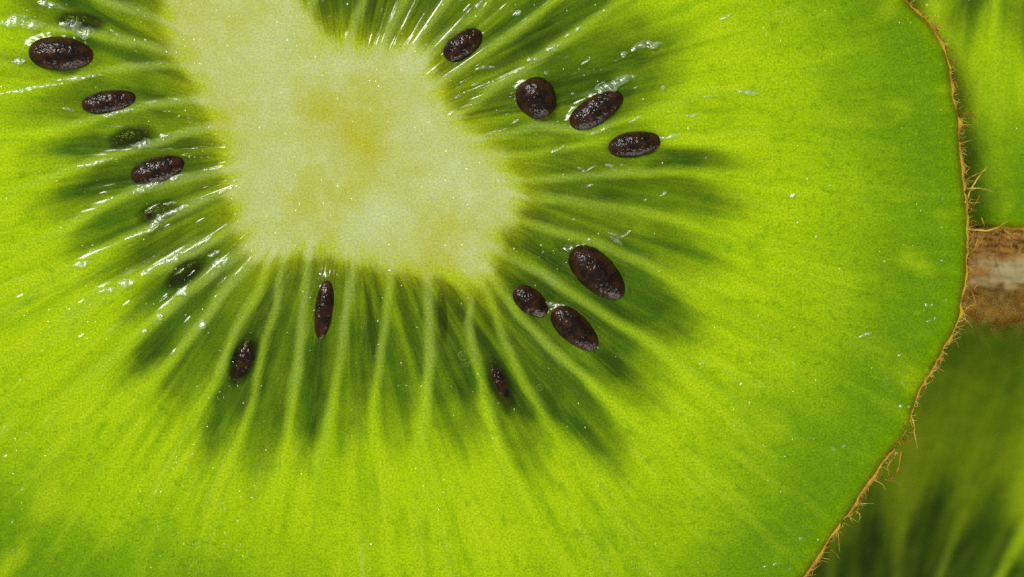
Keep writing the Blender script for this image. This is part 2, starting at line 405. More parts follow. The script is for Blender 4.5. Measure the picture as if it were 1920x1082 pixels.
# ------------------------------------------------------------------ slice builder
def build_slice(parent, origin, core_pts, rim_pts, rays, tips, NTH, rings, z_top, thick, seeds=(), mid_line=None,
                flare=0.0, to_world=W, tip_soft=125.0, seed_no=3, jitter=5.0, under=True):
    """One cut slice: flesh, pale core, every seed chamber and every pale wall as parts, all cut out of one relief."""
    n_core, n_loc, n_out = rings
    th = np.linspace(-np.pi, np.pi, NTH, endpoint=False)
    Rc = polar_curve(core_pts, th, origin)
    Ro = polar_curve(rim_pts, th, origin)
    Ro = Ro + jitter * fbm(np.cos(th) * 14 + 40, np.sin(th) * 14 + 40, 4, seed_no)
    Rm = Rc + (Ro - Rc) * 0.62
    s = np.concatenate([np.linspace(0.001, 1, n_core, endpoint=False), 1 + np.linspace(0, 1, n_loc, endpoint=False),
                        2 + np.linspace(0, 1, n_out)])
    S = s[None, :]
    RR = np.where(S < 1, Rc[:, None] * S, np.where(S < 2, Rc[:, None] + (Rm - Rc)[:, None] * (S - 1), Rm[:, None] + (Ro - Rm)[:, None] * (S - 2)))
    TH = np.repeat(th[:, None], len(s), 1)
    X = origin[0] + RR * np.cos(TH); Y = origin[1] + RR * np.sin(TH)
    # warp so that straight things wander a little
    wob = 2.4 * fbm(X / 55, Y / 55, 2, seed_no + 5)
    # --- walls and chambers
    nr = len(rays)
    order = []
    RAYF = np.zeros_like(RR); bp = np.full(RR.shape, 9.0); bn = np.full(RR.shape, 9.0)
    ip = np.zeros(RR.shape, np.int16); jn = np.zeros(RR.shape, np.int16)
    best = np.full(RR.shape, -1.0); rid = np.zeros(RR.shape, np.int16)
    for i, (pl, hw, pale) in enumerate(rays):
        q = np.array(pl, float) - np.array(origin)
        a = np.unwrap(np.arctan2(q[:, 1], q[:, 0])); r = np.hypot(q[:, 0], q[:, 1])
        o = np.argsort(r)
        d = wrap(TH + wob / np.maximum(RR, 60) - np.interp(RR, r[o], a[o]))
        px = np.abs(d) * RR
        w = hw * (0.72 + 0.5 * vnoise(RR / 45.0 + i * 7.3, RR * 0 + i * 3.1, 5))
        prof = np.exp(-(px / w) ** 2)
        end = r.max()
        fade = (1 - 0.90 * sstep(end - 150, end + 120, RR)) * sstep(r.min() - 40, r.min() - 5, RR)
        amp = prof * fade * pale * (0.30 + 0.75 * vnoise(RR / 60.0 + i * 3.7, RR * 0 + i * 1.7, 9))
        RAYF = np.maximum(RAYF, amp)
        up = prof * fade > best
        best = np.where(up, prof * fade, best); rid[up] = i
        pos = np.where(d >= 0, d, d + 2 * np.pi)      # wall lies on the smaller-angle side
        u = pos < bp; bp = np.where(u, pos, bp); ip[u] = i
        neg = np.where(d <= 0, -d, 2 * np.pi - d)
        u = neg < bn; bn = np.where(u, neg, bn); jn[u] = i
    hw_arr = np.array([r_[1] for r_ in rays], float)
    tip_r = np.array([math.hypot(t[0] - origin[0], t[1] - origin[1]) for t in tips])
    lid = jn                                           # walls are listed with falling angle: chamber i starts at wall i
    d1 = bp * RR - hw_arr[ip] * 0.5; d2 = bn * RR - hw_arr[jn] * 0.5
    side = np.minimum(sstep(-4, 11, d1), sstep(-4, 11, d2))
    side = 0.45 + 0.55 * side
    SIDE = (side - 0.45) / 0.55
    tfrac = bp / (bp + bn)
    tl = tip_r[lid] * (1 - 0.13 * (2 * tfrac - 1) ** 2) * 0.985 + 24 * fbm(X / 40, Y / 40, 3, seed_no + 9) + 34 * fbm(np.cos(TH) * 38 + 7, np.sin(TH) * 38, 2, seed_no + 19)
    RcF = np.repeat(Rc[:, None], len(s), 1)
    dRc = (np.roll(Rc, -3) - np.roll(Rc, 3)) / (6 * 2 * np.pi / NTH)
    CPS = (1 / np.sqrt(1 + (dRc / Rc) ** 2))[:, None]           # true distance to the core's edge, not along the radius
    inner = RcF + 10 + 9 * fbm(TH * 30, RR / 30, 2, 4) - 9 * (1 - (2 * tfrac - 1) ** 2)
    LOC = side * sstep(-6, 26, (RR - inner) * CPS) * (1 - sstep(-tip_soft * 0.62, tip_soft * 0.75, RR - tl))
    dens = 0.80 + 0.35 * fbm(np.cos(TH) * 22 + 50, np.sin(TH) * 22 + 9, 2, 31) + 0.25 * fbm(X / 70, Y / 70, 3, 8)
    LOC = np.clip(LOC * np.clip(dens + 0.1, 0.5, 1.15), 0, 1)
    LR = np.clip((RR - RcF) / np.maximum(tip_r[lid] - RcF, 50), 0, 1)
    COREF = 1 - sstep(-38, 24, (RR - RcF) * CPS + 16 * fbm(X / 20, Y / 20, 3, 3) + 10 * fbm(np.cos(TH) * 45, np.sin(TH) * 45, 2, 13) - 46 * RAYF * (1 - sstep(0, 70, RR - RcF)))
    FRINGE = np.exp(-(((RR - RcF) * CPS - 2) / 42.0) ** 2) * 0.75 * (1 - 0.6 * RAYF)
    RN = RR / Ro[:, None]
    RNB = np.clip((RR - RcF) / (Ro[:, None] - RcF), 0, 1)
    RNF = np.where(RR > RcF, RN, 0.0)
    MID = np.zeros_like(RR)
    if mid_line:
        (ax, ay), (bx, by), mw = mid_line
        L2 = (bx - ax) ** 2 + (by - ay) ** 2
        t = np.clip(((X - ax) * (bx - ax) + (Y - ay) * (by - ay)) / L2, 0, 1)
        dd = np.hypot(X - ax - t * (bx - ax), Y - ay - t * (by - ay)) + 16 * np.abs(2 * t - 1) ** 2 + 7 * fbm(X / 30, Y / 30, 3, 77)
        MID = 0.92 * np.exp(-(np.clip(dd, 0, None) / (mw * 0.66)) ** 2) * (0.9 + 0.4 * fbm(X / 45, Y / 45, 3, 78))
    # --- relief (source pixels)
    H = 1.0 * RAYF * np.clip(0.8 + 1.3 * fbm(X / 38, Y / 38, 2, 91), 0, 2) - 2.6 * LOC + 3.5 * fbm(X / 90, Y / 90, 3, 21) + 0.8 * (1 - COREF) * fbm(np.cos(TH) * 60, np.sin(TH) * 60 + RR / 160, 3, 22)
    H += 0.3 * COREF * fbm(X / 13, Y / 13, 2, 23)
    H -= 5 * sstep(0.988, 1.0, RN) ** 2
    SUB = np.zeros_like(RR)
    for (sx, sy, sl, sw, ang, lift, clear, _) in seeds:
        ca, sa = math.cos(R(ang)), math.sin(R(ang))
        u = ((X - sx) * ca + (Y - sy) * sa) / (sl / 2); v = (-(X - sx) * sa + (Y - sy) * ca) / (sw / 2)
        e = np.sqrt(u * u + v * v) + 0.12 * fbm(X / 14, Y / 14, 2, 61)
        dpx = (e - 1) * sw / 2
        if lift > 0.3:
            H += 6.5 * np.exp(-np.clip(dpx, 0, None) / 9.0) * np.where(e > 0.6, 1, 0)
        if clear > 0:
            SUB = np.maximum(SUB, min(1.0, clear * 1.35) * (1 - sstep(0.60, 1.45, e)))
    Z = z_top + H * K
    wx, wy = to_world(X, Y)
    V = np.stack([wx, wy, Z], -1)
    # smooth normals of the whole relief, so that the pieces meet without a seam
    dT = np.roll(V, -1, 0) - np.roll(V, 1, 0)
    dS = np.gradient(V, axis=1)
    N = np.cross(dT, dS); N /= np.linalg.norm(N, axis=-1, keepdims=True) + 1e-20
    N *= np.sign(N[..., 2:3] + 1e-12)
    fib = np.stack([np.cos(TH) * 620, np.sin(TH) * 620, RR * 0.36], -1)
    pos = np.stack([X, Y, np.zeros_like(X)], -1)
    A = {'loc': LOC, 'ray': RAYF, 'core': COREF, 'rn': RNF, 'lr': LR, 'sub': SUB, 'fringe': FRINGE, 'mid': MID}
    nS = len(s)
    idx = np.arange(NTH * nS).reshape(NTH, nS)
    i00 = idx[:, :-1]; i10 = np.roll(idx, -1, 0)[:, :-1]; i11 = np.roll(idx, -1, 0)[:, 1:]; i01 = idx[:, 1:]
    Q = np.stack([i00, i10, i11, i01], -1).reshape(-1, 4)     # faces the camera (picture y runs down)
    fa = i00.ravel()
    sF = np.repeat(s[None, :-1], NTH, 0).ravel()
    # --- which part does each face belong to
    kind = np.zeros(len(Q), np.int32)                          # 0 flesh
    LOCf, RAYf = LOC.ravel()[fa], best.ravel()[fa]
    rF, rcF = RR.ravel()[fa], RcF.ravel()[fa]
    is_core = sF < 1
    is_loc = (~is_core) & (LOCf > 0.30) & (SIDE.ravel()[fa] > 0.5)
    # one chamber must not leak past its tip
    is_ray = (~is_core) & (~is_loc) & (RAYf > 0.42) & (rF < rcF + (tip_r[lid.ravel()[fa]] - rcF) * 0.95)
    kind[is_loc] = 1000 + lid.ravel()[fa][is_loc]
    kind[is_ray] = 3000 + rid.ravel()[fa][is_ray]
    kind[is_core] = 1
    Vf, Nf = V.reshape(-1, 3), N.reshape(-1, 3)
    fibf, posf = fib.reshape(-1, 3), pos.reshape(-1, 3)
    def emit(name, faces, extra=None):
        used, inv = np.unique(faces, return_inverse=True)
        inv = inv.reshape(-1, 4)
        at_ = {k_: v.ravel()[used] for k_, v in A.items()}
        at_['fib'] = fibf[used]; at_['pos'] = posf[used]
        return mesh_obj(name, Vf[used], inv, FLESH, parent, at_, Nf[used])
    for k_ in np.unique(kind):
        f = Q[kind == k_]
        if k_ >= 1000 and len(f) < 60: 
            kind[kind == k_] = 0; continue
        if k_ == 1:
            emit('core', f)
        elif k_ >= 3000: emit('chamber_wall', f)
        elif k_ >= 1000: emit('seed_chamber', f)
    emit('flesh', Q[kind == 0])
    # closing of the very centre + underside + inner flesh below the clear chambers
    st = max(1, NTH // 360)
    z_bot = z_top - thick
    sel = [0, nS // 2, nS - 1]
    low = V[::st][:, sel].copy(); low[..., 2] = z_bot
    nb = low.shape[0]; li = np.arange(nb * 3).reshape(nb, 3)
    lq = np.stack([li[:, :-1], li[:, 1:], np.roll(li, -1, 0)[:, 1:], np.roll(li, -1, 0)[:, :-1]], -1).reshape(-1, 4)
    la = {k_: v[::st][:, sel].reshape(-1) for k_, v in A.items()}
    la['fib'] = fib[::st][:, sel].reshape(-1, 3); la['pos'] = pos[::st][:, sel].reshape(-1, 3)
    if flare:
        c0 = np.array(to_world(np.array(origin[0]), np.array(origin[1])), float)
    mesh_obj('cut_underside', low.reshape(-1, 3), lq, FLESH_IN, parent, la)
    if under:
        s2 = slice(n_core // 2, n_core + n_loc + n_out // 3, 3)
        vi = V[::2, s2].copy(); vi[..., 2] = z_top - (52 + 10 * LOC[::2, s2]) * K
        a_, b_ = vi.shape[:2]; gi = np.arange(a_ * b_).reshape(a_, b_)
        gq = np.stack([gi[:, :-1], np.roll(gi, -1, 0)[:, :-1], np.roll(gi, -1, 0)[:, 1:], gi[:, 1:]], -1).reshape(-1, 4)
        ga = {k_: v[::2, s2].reshape(-1) for k_, v in A.items()}
        ga['fib'] = fib[::2, s2].reshape(-1, 3); ga['pos'] = pos[::2, s2].reshape(-1, 3)
        mesh_obj('inner_flesh', vi.reshape(-1, 3), gq, FLESH_IN, parent, ga)
    # --- skin round the rim
    prof = np.array([(-4, -8, 0.), (-2, -1.6, 0.), (0.5, -0.2, .01), (2.5, -2.5, .02), (4, -9, .05)])   # outward px, height px, depth
    T = thick / K
    for d_ in np.linspace(0.10, 1.0, 14):
        bul = (4 + flare * d_) if flare else 3 - 7 * d_
        prof = np.vstack([prof, (bul, -T * d_ if d_ < 1 else -T, d_)])
    prof = np.vstack([prof, (prof[-1, 0] - 10, -T - 1, 1.0)])
    step = 2
    ths = th[::step]; ro = Ro[::step]
    base_h = (Z[::step, -1] - z_top) / K
    M = len(prof); nt = len(ths)
    rag = 9.0 * fbm(np.cos(ths) * 70, np.sin(ths) * 70, 4, seed_no + 40) + 5.0 * fbm(np.cos(ths) * 260, np.sin(ths) * 260, 2, seed_no + 41)
    sv = np.zeros((nt, M, 3)); dp = np.zeros((nt, M))
    for j in range(M):
        oj, hj, dj = prof[j]
        rj = ro + oj * (np.clip(1 + 0.9 * fbm(np.cos(ths) * 40, np.sin(ths) * 40, 3, seed_no + 60), 0.35, 2) if j < 5 else 1 + 0.06 * fbm(np.cos(ths) * 50, np.sin(ths) * 50, 3, seed_no + 61)) + (rag if j < 5 else 0.4 * rag) * (0.25 if j == 0 else 0.5 if j == 1 else 0.8)
        hh = np.where(dj < 0.08, base_h + 3.0 + hj + rag * 0.35, hj)
        if 0.08 <= dj < 1: rj = rj + 3.0 * fbm(np.cos(ths) * 60, np.sin(ths) * 60 + dj * 20, 3, seed_no + 50)
        px_, py_ = origin[0] + rj * np.cos(ths), origin[1] + rj * np.sin(ths)
        wx_, wy_ = to_world(px_, py_)
        sv[:, j] = np.stack([wx_, wy_, z_top + hh * K], -1); dp[:, j] = dj
    si = np.arange(nt * M).reshape(nt, M)
    sq = np.stack([si[:, :-1], np.roll(si, -1, 0)[:, :-1], np.roll(si, -1, 0)[:, 1:], si[:, 1:]], -1).reshape(-1, 4)
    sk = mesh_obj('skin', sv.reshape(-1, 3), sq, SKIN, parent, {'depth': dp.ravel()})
    return dict(skin=sk, th=th, Ro=Ro, sv=sv, ths=ths, V=V, RR=RR, Z=Z, X=X, Y=Y, Rc=Rc)

# ------------------------------------------------------------------ tubes (hairs)
def tube(points, radii, sides=5):
    P = np.array(points, float); n = len(P)
    T = np.gradient(P, axis=0); T /= np.linalg.norm(T, axis=1, keepdims=True) + 1e-20
    up = np.array([0, 0, 1.0]); A_ = np.cross(T, up); bad = np.linalg.norm(A_, axis=1) < 1e-3
    A_[bad] = (1, 0, 0); A_ /= np.linalg.norm(A_, axis=1, keepdims=True); B_ = np.cross(T, A_)
    ang = np.linspace(0, 2 * np.pi, sides, endpoint=False)
    v = P[:, None] + np.array(radii)[:, None, None] * (A_[:, None] * np.cos(ang)[None, :, None] + B_[:, None] * np.sin(ang)[None, :, None])
    v = v.reshape(-1, 3); g = np.arange(n * sides).reshape(n, sides)
    q = np.stack([g[:-1], np.roll(g, -1, 1)[:-1], np.roll(g, -1, 1)[1:], g[1:]], -1).reshape(-1, 4)
    return v, q

def smooth_line(pts, n):
    p = np.array(pts, float)
    if len(p) == 2: p = np.vstack([p[0], (p[0] + p[1]) / 2, p[1]])
    pp = np.vstack([2 * p[0] - p[1], p, 2 * p[-1] - p[-2]])
    t = np.linspace(0, len(p) - 1 - 1e-6, n); i = t.astype(int); f = (t - i)[:, None]
    a, b, c, d = pp[i], pp[i + 1], pp[i + 2], pp[i + 3]
    return 0.5 * (2 * b + (c - a) * f + (2 * a - 5 * b + 4 * c - d) * f ** 2 + (3 * b - a - 3 * c + d) * f ** 3)

# ------------------------------------------------------------------ the top slice
T_TOP = 1.7e-3
main = thing('kiwi_slice', 'large sharp bright green kiwi slice filling the frame, pale core ringed by black seeds', 'kiwi slice',
             (*W(*O), -T_TOP))
bpy.context.view_layer.update()
MAIN_OFF = np.array(main.location)

def adopt(parent):
    off = parent.location.copy()
    for ch in parent.children:
        if not ch.get('_ad'):
            ch.location = ch.location - off; ch['_ad'] = 1

G = build_slice(main, O, CORE, RIM, RAYS, TIPS, 1600, (80, 190, 100), 0.0, T_TOP, SEEDS,
                ((592, 206), (702, 282), 64))

# ------------------------------------------------------------------ seeds
def surface_z(px, py):
    d = (G['X'][::2, ::2] - px) ** 2 + (G['Y'][::2, ::2] - py) ** 2
    return G['Z'][::2, ::2].ravel()[np.argmin(d)]

def seed_mesh(sl, sw, sid):
    nu, nv = 36, 22
    ph = np.linspace(0, np.pi, nv)[:, None]; la = np.linspace(0, 2 * np.pi, nu, endpoint=False)[None, :]
    x = np.cos(ph) + 0 * la; rad = np.sin(ph) ** 0.80
    taper = 1 - 0.09 * x - 0.03 * x * x
    y = rad * np.cos(la) * taper; z = rad * np.sin(la) * taper
    rough = 1 + 0.045 * fbm(x * 4 + la * 0 + sid * 5, np.cos(la) * 4 + np.sin(la) * 3 + sid, 3, 5) + 0.02 * fbm(x * 13 + sid, np.cos(la) * 9 + np.sin(la) * 11, 2, 6)
    v = np.stack([x * sl / 2 * (0.98 + 0.02 * rough) + 0 * la, y * sw / 2 * rough, z * sw * 0.42 * rough], -1) * K
    g = np.arange(nu * nv).reshape(nv, nu)
    q = np.stack([g[:-1], np.roll(g, -1, 1)[:-1], np.roll(g, -1, 1)[1:], g[1:]], -1).reshape(-1, 4)
    return v.reshape(-1, 3), q[:, ::-1]

for i, (sx, sy, sl, sw, ang, lift, clear, lab) in enumerate(SEEDS):
    v, q = seed_mesh(sl, sw, i)
    o = mesh_obj('seed', v, q, SEED, main)
    half = sw * 0.42 * K
    zc = surface_z(sx, sy) + half * (lift - 0.30 if lift >= -0.1 else -0.85 + (lift + 0.34) * 1.2)
    o.location = (*W(sx, sy), zc)
    o.rotation_euler = (R(rng.uniform(-8, 8)), 0, R(-ang))
    if lab: o['label'] = lab

# ------------------------------------------------------------------ juice beads and wet welts that catch the light
JUICE_LINES = [
    ([(0, 40), (25, 37), (60, 43), (86, 40)], 15), ([(70, 4), (95, 9), (120, 18)], 8), ([(112, 42), (150, 55), (178, 59)], 15),
    ([(22, 118), (48, 113)], 8), ([(106, 150), (160, 143), (192, 139)], 6), ([(0, 175), (60, 166), (118, 155)], 5),
    ([(116, 203), (141, 206)], 5), ([(197, 216), (225, 210), (252, 208)], 8), ([(248, 277), (287, 264)], 13), ([(298, 257), (320, 249)], 8),
    ([(145, 313), (180, 305), (212, 296)], 6), ([(249, 359), (280, 346), (306, 343)], 11), ([(318, 336), (336, 333)], 5),
    ([(272, 395), (300, 381)], 4), ([(306, 382), (332, 380)], 4), ([(235, 451), (275, 432), (300, 412), (325, 395), (354, 383)], 8),
    ([(264, 513), (310, 490), (346, 475)], 11), ([(345, 475), (385, 450), (403, 436)], 4), ([(184, 551), (216, 540)], 8),
    ([(220, 533), (252, 526)], 9), ([(138, 500), (166, 493)], 8), ([(390, 481), (412, 470)], 6), ([(393, 502), (432, 484)], 10),
    ([(331, 549), (352, 545)], 9), ([(369, 613), (384, 601)], 10), ([(293, 596), (305, 589)], 8), ([(266, 623), (276, 617)], 5),
    ([(1124, 186), (1134, 166), (1156, 154), (1194, 142)], 24), ([(1024, 95), (1050, 85)], 14), ([(988, 115), (1013, 110)], 8),
    ([(962, 138), (982, 125)], 9), ([(892, 131), (908, 127), (927, 126)], 8), ([(962, 31), (976, 19)], 10), ([(889, 16), (908, -2)], 11),
    ([(1057, 69), (1068, 60)], 8), ([(1077, 58), (1087, 49)], 8), ([(1182, 90), (1212, 83), (1242, 79)], 17), ([(1164, 103), (1178, 100)], 12),
    ([(1089, 121), (1107, 109)], 8), ([(1350, 39), (1369, 25)], 9), ([(1350, 51), (1354, 51)], 4), ([(1383, 172), (1424, 175)], 9),
    ([(1318, 181), (1342, 180)], 6), ([(1101, 254), (1130, 243), (1153, 232)], 6), ([(1178, 229), (1205, 216)], 5),
    ([(1034, 286), (1058, 272)], 7), ([(1196, 276), (1235, 263), (1278, 253)], 9), ([(1083, 316), (1098, 320), (1118, 310)], 6),
    ([(1134, 309), (1148, 312), (1156, 322)], 7), ([(1163, 309), (1176, 309)], 4), ([(1140, 436), (1165, 443), (1183, 434)], 8),
    ([(1142, 442), (1154, 450), (1167, 459)], 8), ([(1083, 466), (1099, 457)], 7), ([(1101, 450), (1108, 447)], 5),
    ([(1018, 564), (1034, 572), (1061, 570)], 8), ([(905, 15), (912, 4)], 6), ([(1100, 350), (1114, 346)], 4), ([(1238, 368), (1250, 360)], 5),
    ([(1480, 372), (1493, 363)], 8), ([(1300, 215), (1312, 218)], 5), ([(1285, 218), (1304, 217)], 6), ([(852, 182), (866, 180)], 7),
    ([(839, 215), (853, 208)], 6), ([(905, 255), (950, 240)], 5), ([(958, 232), (972, 224)], 5), ([(860, 0), (873, -8)], 8),
    ([(1612, 634), (1634, 623)], 7), ([(1734, 574), (1740, 571)], 7), ([(1745, 573), (1749, 571)], 6), ([(1731, 583), (1734, 582)], 4),
    ([(1751, 598), (1758, 596)], 5), ([(1737, 603), (1744, 600)], 4), ([(1773, 563), (1777, 562)], 4), ([(1683, 666), (1690, 664)], 5),
    ([(1691, 716), (1697, 722)], 6), ([(1686, 765), (1691, 759)], 7), ([(1701, 762), (1706, 760)], 6), ([(1558, 838), (1567, 845)], 6),
    ([(1578, 838), (1586, 836)], 5), ([(1497, 1009), (1504, 1007)], 6), ([(1532, 1014), (1539, 1012)], 6), ([(1430, 1063), (1436, 1061)], 6),
    ([(1449, 1060), (1457, 1055)], 6), ([(1479, 1070), (1484, 1066)], 6), ([(1404, 757), (1407, 753)], 5), ([(1387, 722), (1391, 716)], 5),
    ([(1376, 797), (1380, 801)], 4), ([(1470, 857), (1474, 855)], 3), ([(1312, 683), (1322, 680)], 5), ([(1318, 633), (1322, 632)], 4),
    ([(1233, 509), (1238, 507)], 6), ([(1512, 337), (1517, 334)], 6), ([(1553, 347), (1558, 346)], 6), ([(1529, 446), (1534, 443)], 6),
    ([(1493, 418), (1498, 416)], 5), ([(1240, 307), (1243, 304)], 5), ([(1207, 376), (1212, 372)], 6), ([(1074, 413), (1080, 411)], 7),
    ([(962, 468), (967, 466)], 6), ([(1016, 475), (1020, 470)], 5), ([(1656, 491), (1662, 489)], 5), ([(1764, 490), (1768, 488)], 5),
    ([(1242, 170), (1243, 160), ], 8), ([(1186, 165), (1197, 162)], 6), ([(1070, 176), (1078, 174)], 5), ([(1020, 137), (1028, 134)], 7),
    ([(726, 507), (738, 510)], 7), ([(205, 57), (232, 75)], 6),
]
def juice_bead(pts, w, sid):
    L = np.sum(np.hypot(*np.diff(np.array(pts, float), axis=0).T))
    n = max(7, int(L / 2.2)); m = 9
    c = smooth_line(pts, n)
    t = np.gradient(c, axis=0); t /= np.linalg.norm(t, axis=1, keepdims=True) + 1e-9
    nrm = np.stack([-t[:, 1], t[:, 0]], -1)
    u = np.linspace(-1, 1, m)
    f = np.linspace(0, 1, n)
    half = w / 2 * np.clip(np.sin(np.pi * np.clip(f, 0.02, 0.98)) ** 0.5, 0.12, 1) * (1 + 0.55 * fbm(f * L / 14 + sid * 3, f * 0 + sid, 2, 3))
    off = 0.35 * w * fbm(f * L / 22 + sid * 9, f * 0 + 3, 2, 12)
    px = c[:, None, 0] + nrm[:, None, 0] * (half[:, None] * u + off[:, None]); py = c[:, None, 1] + nrm[:, None, 1] * (half[:, None] * u + off[:, None])
    cx, cy = c[:, 0].mean(), c[:, 1].mean()
    zs = surface_z(cx, cy) / K
    prof = np.clip(1 - u * u, 0, 1)[None, :]
    ends = np.clip(np.minimum(f, 1 - f) * 6, 0, 1)[:, None]
    sl_ = (px - c[:, None, 0]) * 0.66 + (py - c[:, None, 1]) * 0.75
    al_ = (np.cumsum(np.hypot(*np.gradient(c, axis=0).T)) % (1.6 * w) - 0.8 * w) * (t[:, 0] * 0.66 + t[:, 1] * 0.75)
    h = 0.10 * w * prof * ends + 0.36 * sl_ + 0.10 * al_[:, None] + 0.06 * w * fbm(px / 5, py / 5, 2, sid) * ends
    hl = np.array([surface_z(a, b) for a, b in c]) / K
    h = hl[:, None] + h + 0.16 * w
    wx, wy = W(px, py)
    v = np.stack([wx, wy, h * K], -1)
    lowv = v.copy(); lowv[..., 2] = (hl[:, None] - 4) * K + 0 * v[..., 2]
    g = np.arange(n * m).reshape(n, m)
    q = np.stack([g[:-1, :-1], g[1:, :-1], g[1:, 1:], g[:-1, 1:]], -1).reshape(-1, 4)
    return v.reshape(-1, 3), q
for i, (pts, w) in enumerate(JUICE_LINES):
    if pts[0][0] < 460: w *= 1.55
    v, q = juice_bead(pts, w, i)
    a, b, c_ = v[q[0][0]], v[q[0][1]], v[q[0][2]]
    if np.cross(b - a, c_ - a)[2] < 0: q = q[:, ::-1]
    mesh_obj('juice_bead', v, np.ascontiguousarray(q), JUICE, main)

# small air bubbles caught in the juice
BUB = NT('bubble_film')
_f = BUB.n('ShaderNodeLayerWeight', None, Blend=0.35).outputs['Facing']
BUBBLE = BUB.done(BUB.n('ShaderNodeMixShader', None, i0=BUB.ramp(_f, 0.25, 0.95, 0.03, 0.75),
                  i1=BUB.n('ShaderNodeBsdfTransparent', None, Color=(1, 1, 1, 1)).outputs[0],
                  i2=BUB.n('ShaderNodeBsdfPrincipled', None, Base_Color=srgb(205, 220, 130), Roughness=0.1).outputs[0]).outputs[0])
for (bx, by, br) in [(868, 667, 9), (878, 658, 3), (866, 686, 4), (874, 684, 4.5), (880, 680, 3), (1012, 727, 6.5), (1099, 350, 4.5), (1012, 686, 3), (1662, 716, 7)]:
    nu, nv = 20, 12
    ph = np.linspace(0, np.pi, nv)[:, None]; la = np.linspace(0, 2 * np.pi, nu, endpoint=False)[None, :]
    v = np.stack([np.sin(ph) * np.cos(la), np.sin(ph) * np.sin(la), 0.7 * np.cos(ph) + 0 * la], -1) * br * K
    g = np.arange(nu * nv).reshape(nv, nu)
    q = np.stack([g[:-1], g[1:], np.roll(g, -1, 1)[1:], np.roll(g, -1, 1)[:-1]], -1).reshape(-1, 4)
    o = mesh_obj('air_bubble', v.reshape(-1, 3), q, BUBBLE, main)
    o.location = (*W(bx, by), surface_z(bx, by) + 0.2 * br * K)

# ------------------------------------------------------------------ hairs of the top slice's skin
def hair(pts, w0, zs, parent, mat=HAIR, name='skin_hair'):
    p = smooth_line(pts, 5 * len(pts) + 4)
    z = np.interp(np.linspace(0, 1, len(p)), np.linspace(0, 1, len(zs)), zs) * K
    jx = 1.2 * fbm(p[:, 0] / 9, p[:, 1] / 9, 2, 5); jy = 1.2 * fbm(p[:, 0] / 9, p[:, 1] / 9, 2, 6)
    wx, wy = at(p[:, 0] + jx, p[:, 1] + jy, z)
    rad = w0 * K * (1 - 0.75 * np.linspace(0, 1, len(p)) ** 1.6)
    v, q = tube(np.stack([wx, wy, z], -1), rad)
    return mesh_obj(name, v, q, mat, parent)
HAIRS = [
    ([(1789, 214), (1812, 213), (1834, 222)], 1.7, HAIR_DARK), ([(1806, 216), (1815, 211), (1822, 208)], 1.2, HAIR_DARK),
    ([(1811, 354), (1838, 353), (1852, 356), (1864, 360)], 1.5, HAIR), ([(1810, 382), (1819, 360), (1832, 336), (1843, 322), (1852, 312)], 2.0, HAIR),
    ([(1806, 345), (1818, 334), (1832, 326), (1850, 318)], 1.2, HAIR), ([(1812, 392), (1828, 382), (1836, 368), (1834, 356)], 1.1, HAIR_DARK),
    ([(1813, 430), (1834, 431), (1858, 431), (1876, 423), (1890, 414)], 1.9, HAIR), ([(1812, 468), (1820, 476), (1828, 466), (1834, 446)], 1.7, HAIR),
    ([(1840, 408), (1845, 420), (1846, 426)], 0.9, HAIR), ([(1816, 520), (1824, 548), (1829, 566), (1839, 582)], 1.9, HAIR_DARK),
    ([(1799, 568), (1812, 562), (1822, 554)], 1.3, HAIR), ([(1833, 532), (1826, 544), (1822, 556)], 1.5, HAIR_DARK),
    ([(1810, 520), (1819, 540), (1824, 552)], 1.2, HAIR), ([(1826, 552), (1836, 556), (1844, 555)], 1.1, HAIR_DARK),
    ([(1708, 778), (1714, 796), (1716, 818), (1720, 840)], 1.7, HAIR), ([(1694, 824), (1706, 826), (1716, 819)], 2.6, HAIR_DARK),
    ([(1690, 846), (1686, 872), (1678, 892), (1664, 900), (1648, 890)], 1.7, HAIR_DARK), ([(1672, 862), (1664, 876), (1668, 892), (1678, 896)], 1.3, HAIR_DARK),
    ([(1664, 898), (1680, 902), (1692, 912)], 1.4, HAIR_DARK), ([(1778, 90), (1784, 94), (1789, 102)], 1.3, HAIR), ([(1784, 130), (1790, 118), (1790, 106)], 0.9, HAIR),
    ([(1786, 628), (1794, 640), (1798, 652)], 1.1, HAIR_DARK), ([(1640, 900), (1654, 908), (1660, 920)], 1.2, HAIR),
    ([(1604, 958), (1612, 966), (1610, 978)], 1.2, HAIR), ([(1556, 1030), (1566, 1036), (1574, 1048)], 1.2, HAIR_DARK),
    ([(1800, 300), (1808, 306), (1812, 316), (1810, 330)], 1.3, HAIR), ([(1770, 660), (1764, 676), (1752, 690), (1744, 706)], 1.4, HAIR),
    ([(1804, 590), (1812, 580), (1822, 572), (1836, 572)], 1.4, HAIR), ([(1798, 262), (1804, 280), (1803, 300)], 1.3, HAIR_DARK),
    ([(1706, 742), (1700, 760), (1692, 782), (1690, 805)], 1.3, HAIR), ([(1750, 690), (1756, 694), (1762, 700)], 1.0, HAIR),
]
for pts, w0, mt in HAIRS:
    hair(pts, w0, [-4, -14, -26], G['skin'], mt)

